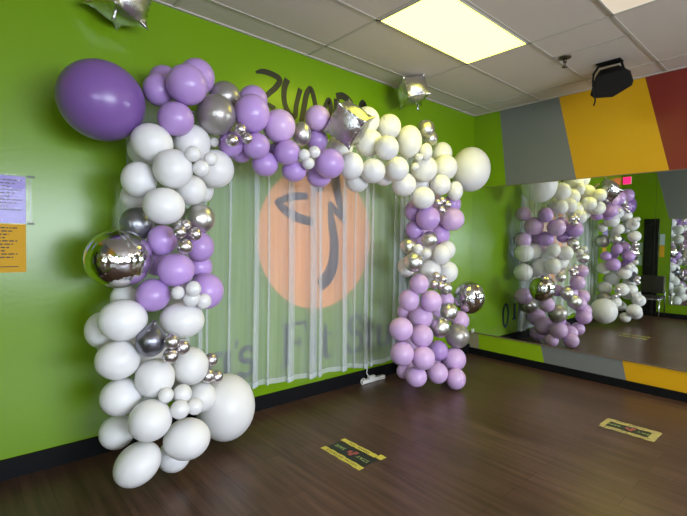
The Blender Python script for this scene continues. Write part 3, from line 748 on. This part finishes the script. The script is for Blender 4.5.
('v', -1.276, -0.646, 0.258, 0.121, 0.122, 0, 'pinkish lavender balloon on right edge of right column base, upper'),
('v', -1.606, -0.681, 0.183, 0.102, 0.105, 0, 'teardrop lavender balloon lowest in middle of right column base'),
('v', -1.914, -0.665, 0.203, 0.101, 0.097, 0, 'lavender balloon on the floor at left of right column base'),
('v', -1.42, -0.768, 0.11, 0.099, 0.106, 0, 'lavender balloon on the floor at right of right column base'),
('v', -1.897, -0.499, 0.214, 0.072, 0.076, 0, 'pale lavender balloon hidden near floor at left rear of right column base'),
('v', -1.15, -0.307, 1.738, 0.132, 0.132, 0, 'lavender balloon of the mirrored right column rear, left of the pale front one'),
('v', -1.05, -0.194, 1.911, 0.105, 0.105, 0, 'lavender balloon of the mirrored right column rear, topmost by the curtain edge'),
('v', -1.05, -0.201, 1.533, 0.112, 0.112, 0, 'lavender balloon of the mirrored right column rear, above the leftmost white one'),
('v', -1.4, -0.292, 1.553, 0.128, 0.128, 0, 'lavender balloon of the mirrored right column rear, above the upper white ones'),
('W', -1.05, -0.219, 1.348, 0.132, 0.132, 0, 'white balloon of the mirrored right column rear, leftmost upper one by the curtain'),
('W', -1.25, -0.262, 1.374, 0.12, 0.12, 0, 'white balloon of the mirrored right column rear, upper middle one'),
('W', -1.45, -0.381, 1.317, 0.12, 0.12, 0, 'white balloon of the mirrored right column rear, upper right one'),
('W', -1.35, -0.321, 1.122, 0.149, 0.149, 0, 'white balloon of the mirrored right column rear, just above the chrome orb'),
('W', -1.05, -0.215, 1.063, 0.127, 0.127, 0, 'white balloon of the mirrored right column rear, leftmost lower one'),
('v', -1.05, -0.229, 0.717, 0.119, 0.119, 0, 'lavender balloon of the mirrored right column rear, left of the chrome orb'),
('G', -1.2, -0.235, 0.573, 0.121, 0.121, 0, 'grey pearl balloon of the mirrored right column rear, lower left of the chrome orb'),
('v', -1.45, -0.245, 0.371, 0.131, 0.131, 0, 'lavender balloon of the mirrored right column rear, below the grey one'),
('v', -1.35, -0.414, 0.27, 0.134, 0.134, 0, 'lavender balloon of the mirrored right column rear, low middle one'),
('v', -1.25, -0.564, 0.103, 0.096, 0.096, 0, 'lavender balloon of the mirrored right column rear, lowest middle one by the floor'),
('v', -1.5, -0.247, 0.114, 0.11, 0.11, 0, 'lavender balloon of the mirrored right column rear, lowest left one by the floor'),
('S', -4.0, -0.277, 1.558, 0.123, 0.123, 0, 'silver balloon of the mirrored left column rear, beside the curtain'),
('W', -4.0, -0.311, 1.05, 0.114, 0.114, 0, 'white balloon of the mirrored left column rear, middle one below the lavender'),
('W', -4.4, -0.328, 0.826, 0.135, 0.135, 0, 'white balloon of the mirrored left column rear, below the lavender bunch'),
('W', -4.2, -0.276, 0.658, 0.125, 0.125, 0, 'white balloon of the mirrored left column rear, above the grey one'),
('G', -4.0, -0.346, 0.487, 0.122, 0.122, 0, 'grey pearl balloon of the mirrored left column rear, above the big white one'),
]
for (k, x, y, z, rx, rz, tilt, label) in BALLOONS:
    me, name, group = KIND[k]
    o = bpy.data.objects.new(name, me) if k not in PROTO else PROTO[k].copy()
    COL.objects.link(o); PROTO.setdefault(k, o)
    o.location = (x, y, z)
    away = math.atan2(x + 5.163, y + 3.293)            # the neck points away from the room
    ry = (rx * rz) ** .5
    o.scale = (rx, ry, rz)
    if k == 'C':
        o.scale = (rx * .85,) * 3
        o.rotation_euler = (math.radians(38), math.radians(-22), math.radians(28))
    elif k == 'O':
        o.scale = (rx, ry, rz)
        o.rotation_euler = (math.radians(12), math.radians(tilt), -away + .5)
        o.scale = (rx, rx, rz)
    elif k == 'K':
        o.rotation_euler = (math.radians(8), math.radians(7), 0)
    else:
        o.rotation_euler = (0, math.radians(-tilt), -away)
    tag(o, label, 'balloon', group)

# foil balloons floating against the ceiling
def ceiling_foil(loc, s, rot, label, seed, tail):
    me = cube_mesh('ceiling_foil', m_fcube, seed, .05)
    o = bpy.data.objects.new('foil_cube_balloon', me); COL.objects.link(o)
    o.location = loc; o.scale = (s, s, s * .9); o.rotation_euler = [math.radians(a) for a in rot]
    tag(o, label, 'balloon', 'foil cube balloons under the ceiling')
    bm = bmesh.new(); tube(bm, [(0, 0, 0), (.1, .1, -.3), (.12, .1, -.55)], [.10, .07, .12], 8)
    tl = obj('tail', bm, m_fcube, o, True); tl.location = tail
    return o
ceiling_foil((-1.66, -.33, 3.005), .128, (-14, 10, 62), 'crumpled silver foil cube balloon under the ceiling near the room corner', 5, (.7, -.6, -.9))
ceiling_foil((-4.36, -.20, 2.985), .135, (10, 8, 30), 'crumpled silver foil cube balloon under the ceiling at the top left of the photo', 8, (-.5, -.5, -.9))

# ================================================================ on the ceiling
sp = empty('sprinkler_head', (-1.03, -1.57, H - .004)); sp.scale = (1.35, 1.35, 1.35); tag(sp, 'small brass fire sprinkler on a ceiling tile left of the black speaker', 'sprinkler')
bm = bmesh.new(); lathe(bm, [(0, 0), (.038, 0), (.036, -.006), (.018, -.010), (0, -.010)], 20); obj('escutcheon', bm, m_steel, sp, True)
bm = bmesh.new(); tube(bm, [(0, 0, -.008), (0, 0, -.035)], .011); tube(bm, [(-.012, 0, -.03), (-.014, 0, -.05), (0, 0, -.062)], .004, 6); tube(bm, [(.012, 0, -.03), (.014, 0, -.05), (0, 0, -.062)], .004, 6); obj('nozzle', bm, m_steel, sp, True)
bm = bmesh.new(); lathe(bm, [(0, -.062), (.018, -.062), (.017, -.066), (0, -.066)], 16); obj('deflector', bm, m_steel, sp)

spk = empty('ceiling_speaker', (-.62, -1.81, 2.97)); tag(spk, 'black wedge speaker hanging from the ceiling on a bracket', 'speaker')
fwd = Vector((-.80, -.30, -.52)).normalized(); rt = Vector((-.35, .94, 0)); rt = -(rt - fwd * rt.dot(fwd)).normalized(); up = fwd.cross(rt) ; up = up if up.z > 0 else -up
def sp_pt(a, b2, c): return rt * a + up * b2 + fwd * c
front = [(a_ * .92, b_ * .92) for a_, b_ in [(-.125, .085), (.10, .115), (.165, .085), (.195, -.005), (.185, -.05), (.03, -.140), (-.135, -.130), (-.17, -.095), (-.145, .02)]]
bm = bmesh.new(); rings = []
for sc_, c in ((.70, -.16), (.96, -.02), (1.0, .0), (1.0, .035), (.97, .045)):
    rings.append([bm.verts.new(sp_pt(a * sc_, b2 * sc_ + (.03 if sc_ == .70 else 0), c)) for a, b2 in front])
for a, c in zip(rings, rings[1:]):
    for k in range(len(front)): bm.faces.new((a[k], a[(k + 1) % len(front)], c[(k + 1) % len(front)], c[k]))
bm.faces.new(rings[0]); bm.faces.new(rings[-1])
obj('cabinet', bm, m_dark, spk)
bm = bmesh.new(); ra = [bm.verts.new(sp_pt(a * .92, b2 * .92, .047)) for a, b2 in front]; rb = [bm.verts.new(sp_pt(a * .90, b2 * .90, .052)) for a, b2 in front]
for k in range(len(front)): bm.faces.new((ra[k], ra[(k + 1) % len(front)], rb[(k + 1) % len(front)], rb[k]))
bm.faces.new(rb); obj('grille', bm, m_grille, spk)
bm = bmesh.new()
tube(bm, [sp_pt(-.14, .02, 0), sp_pt(-.135, .09, -.01), Vector((0, .10, .172)), Vector((0, .09, .182)), Vector((0, -.07, .182)), Vector((0, -.085, .170)), sp_pt(.10, .10, -.01)], .011, 8)
obj('bracket', bm, m_dark, spk)
obj('mount_plate', boxes((-.05, .05, -.09, .11, .172, .184)), m_dark, spk)
bm = bmesh.new(); tube(bm, smooth_pts([sp_pt(-.14, .05, .02), sp_pt(-.135, -.06, .06), sp_pt(-.115, -.13, .055), sp_pt(-.125, -.185, .05)]), .007, 8); obj('cable', bm, m_dark, spk, True)

# ================================================================ on the floor
def decal(loc, w, l, ym, label, rz=0, worn=False):
    t = empty('floor_decal', loc, rz); tag(t, label, 'floor sticker', 'floor stickers')
    a, c = w / 2, l / 2
    obj('backing', boxes((-a * .62, a * .62, -c * .93, c * .93, 0, .0008)), m_dblk, t)
    rr = random.Random(4 if not worn else 9)
    def ragged(x0, x1, y0, y1):
        n = 14; L = []; R = []
        for i in range(n + 1):
            y = y0 + (y1 - y0) * i / n; j = (.004 if not worn else .006)
            L.append((x0 + rr.uniform(-j, j), y)); R.append((x1 + rr.uniform(-j, j), y))
        bm = bmesh.new()
        for i in range(n): poly_wall(bm, [L[i], R[i], R[i + 1], L[i + 1]], 2, .0001, .0012)
        return bm
    obj('yellow_strip', ragged(-a, -a * .60, -c, c * .97), ym, t)
    if not worn:
        obj('yellow_strip', ragged(a * .62, a * 1.0, -c * .70, c * .99), ym, t)
        obj('torn_strip', ragged(a * .72, a * 1.20, -c * .98, -c * .72), ym, t)
    else:
        obj('yellow_strip', ragged(a * .50, a * 1.0, -c, c), ym, t)
        obj('yellow_end', ragged(-a * .62, a * .55, -c * 1.0, -c * .72), ym, t)
        obj('yellow_end', ragged(-a * .62, a * .55, c * .80, c * 1.0), ym, t)
    R_ = Matrix.Rotation(PI / 2, 4, 'Z')                   # text runs towards the wall, its top faces -x
    sz = w * .20
    text_mesh('lettering', 'STAY', sz, Matrix.Translation((0, -c * .55, .0014)) @ R_, m_dlet, t)
    text_mesh('lettering', 'SAFE', sz, Matrix.Translation((0, c * .58, .0014)) @ R_, m_dlet, t)
    text_mesh('small_print', 'SOCIAL DISTANCE', w * .13, Matrix.Translation((-a * .80, 0, .0016)) @ R_, m_dblk, t, 1.25)
    text_mesh('small_print', 'THANK YOU', w * .13, Matrix.Translation((a * .80, c * .1, .0016)) @ R_, m_dblk, t, 1.25)
    bm = bmesh.new()
    for q in ((-.25, .02, -.10, .03), (.02, .30, -.16, -.02), (-.10, .18, .04, .15)): box(bm, a * q[0] * 1.2, a * q[1] * 1.2, c * q[2] * 1.1, c * q[3] * 1.1, .0009, .0014)
    obj('red_icon', bm, m_dred, t)
    return t
decal((-3.122, -1.088, 0), .235, .405, m_dyel, 'yellow and black floor sticker on the dark wood nearest the arch opening', 0)
decal((-1.138, -2.210, 0), .235, .385, m_dyel2, 'worn yellow floor sticker on the dark wood near the mirror wall', 0, True)
# power strip
ps = empty('power_strip', (-1.877, -.060, 0)); tag(ps, 'white power strip with plug and cord on the floor below the curtain', 'power strip')
obj('body', boxes((-.165, .165, -.022, .022, .002, .042), bevel=.006), m_white, ps)
bm = bmesh.new(); lathe(bm, [(.032, -.004), (.036, 0), (.032, .004), (.028, 0), (.032, -.004)], 24, Matrix.Translation((-.165, -.02, .036)) @ Matrix.Rotation(PI / 2, 4, 'X')); obj('hanging_loop', bm, m_white, ps, True)
obj('plug', boxes((-.07, .02, -.018, .018, .042, .068), bevel=.006), m_white, ps)
bm = bmesh.new(); tube(bm, smooth_pts([(-.06, 0, .06), (-.085, .01, .10), (-.07, .022, .14), (-.10, .03, .19), (-.12, .035, .23)]), .0055, 8); obj('cord', bm, m_white, ps, True)
# mirror clip
tag(obj('mirror_clip', boxes((-.022, -.007, -.075, -.045, .283, .335), bevel=.003), m_white), 'small white clip at the lower corner of the mirror beside the right column', 'clip')

# chair by the left wall (seen in the mirror)
ch = empty('stacking_chair', (-5.60, -.66, 0), 0); tag(ch, 'dark padded chair with chrome legs against the left wall, seen in the mirror', 'chair')
obj('seat', boxes((-.21, .21, -.21, .21, .41, .46), bevel=.015), m_vinyl, ch)
obj('backrest', boxes((-.225, -.185, -.20, .20, .50, .86), bevel=.012), m_vinyl, ch)
for s in (-1, 1):
    bm = bmesh.new(); tube(bm, [(.19, s * .215, 0), (.175, s * .215, .43)], .011); obj('leg', bm, m_chrome, ch, True)
    bm = bmesh.new(); tube(bm, [(-.24, s * .215, 0), (-.205, s * .215, .43), (-.225, s * .212, .86)], .011); obj('leg', bm, m_chrome, ch, True)
bm = bmesh.new(); tube(bm, [(.175, -.215, .40), (.175, .215, .40)], .010); tube(bm, [(-.205, -.215, .40), (-.205, .215, .40)], .010)
tube(bm, [(-.205, -.215, .40), (.175, -.215, .40)], .010); tube(bm, [(-.205, .215, .40), (.175, .215, .40)], .010); obj('seat_frame', bm, m_chrome, ch, True)
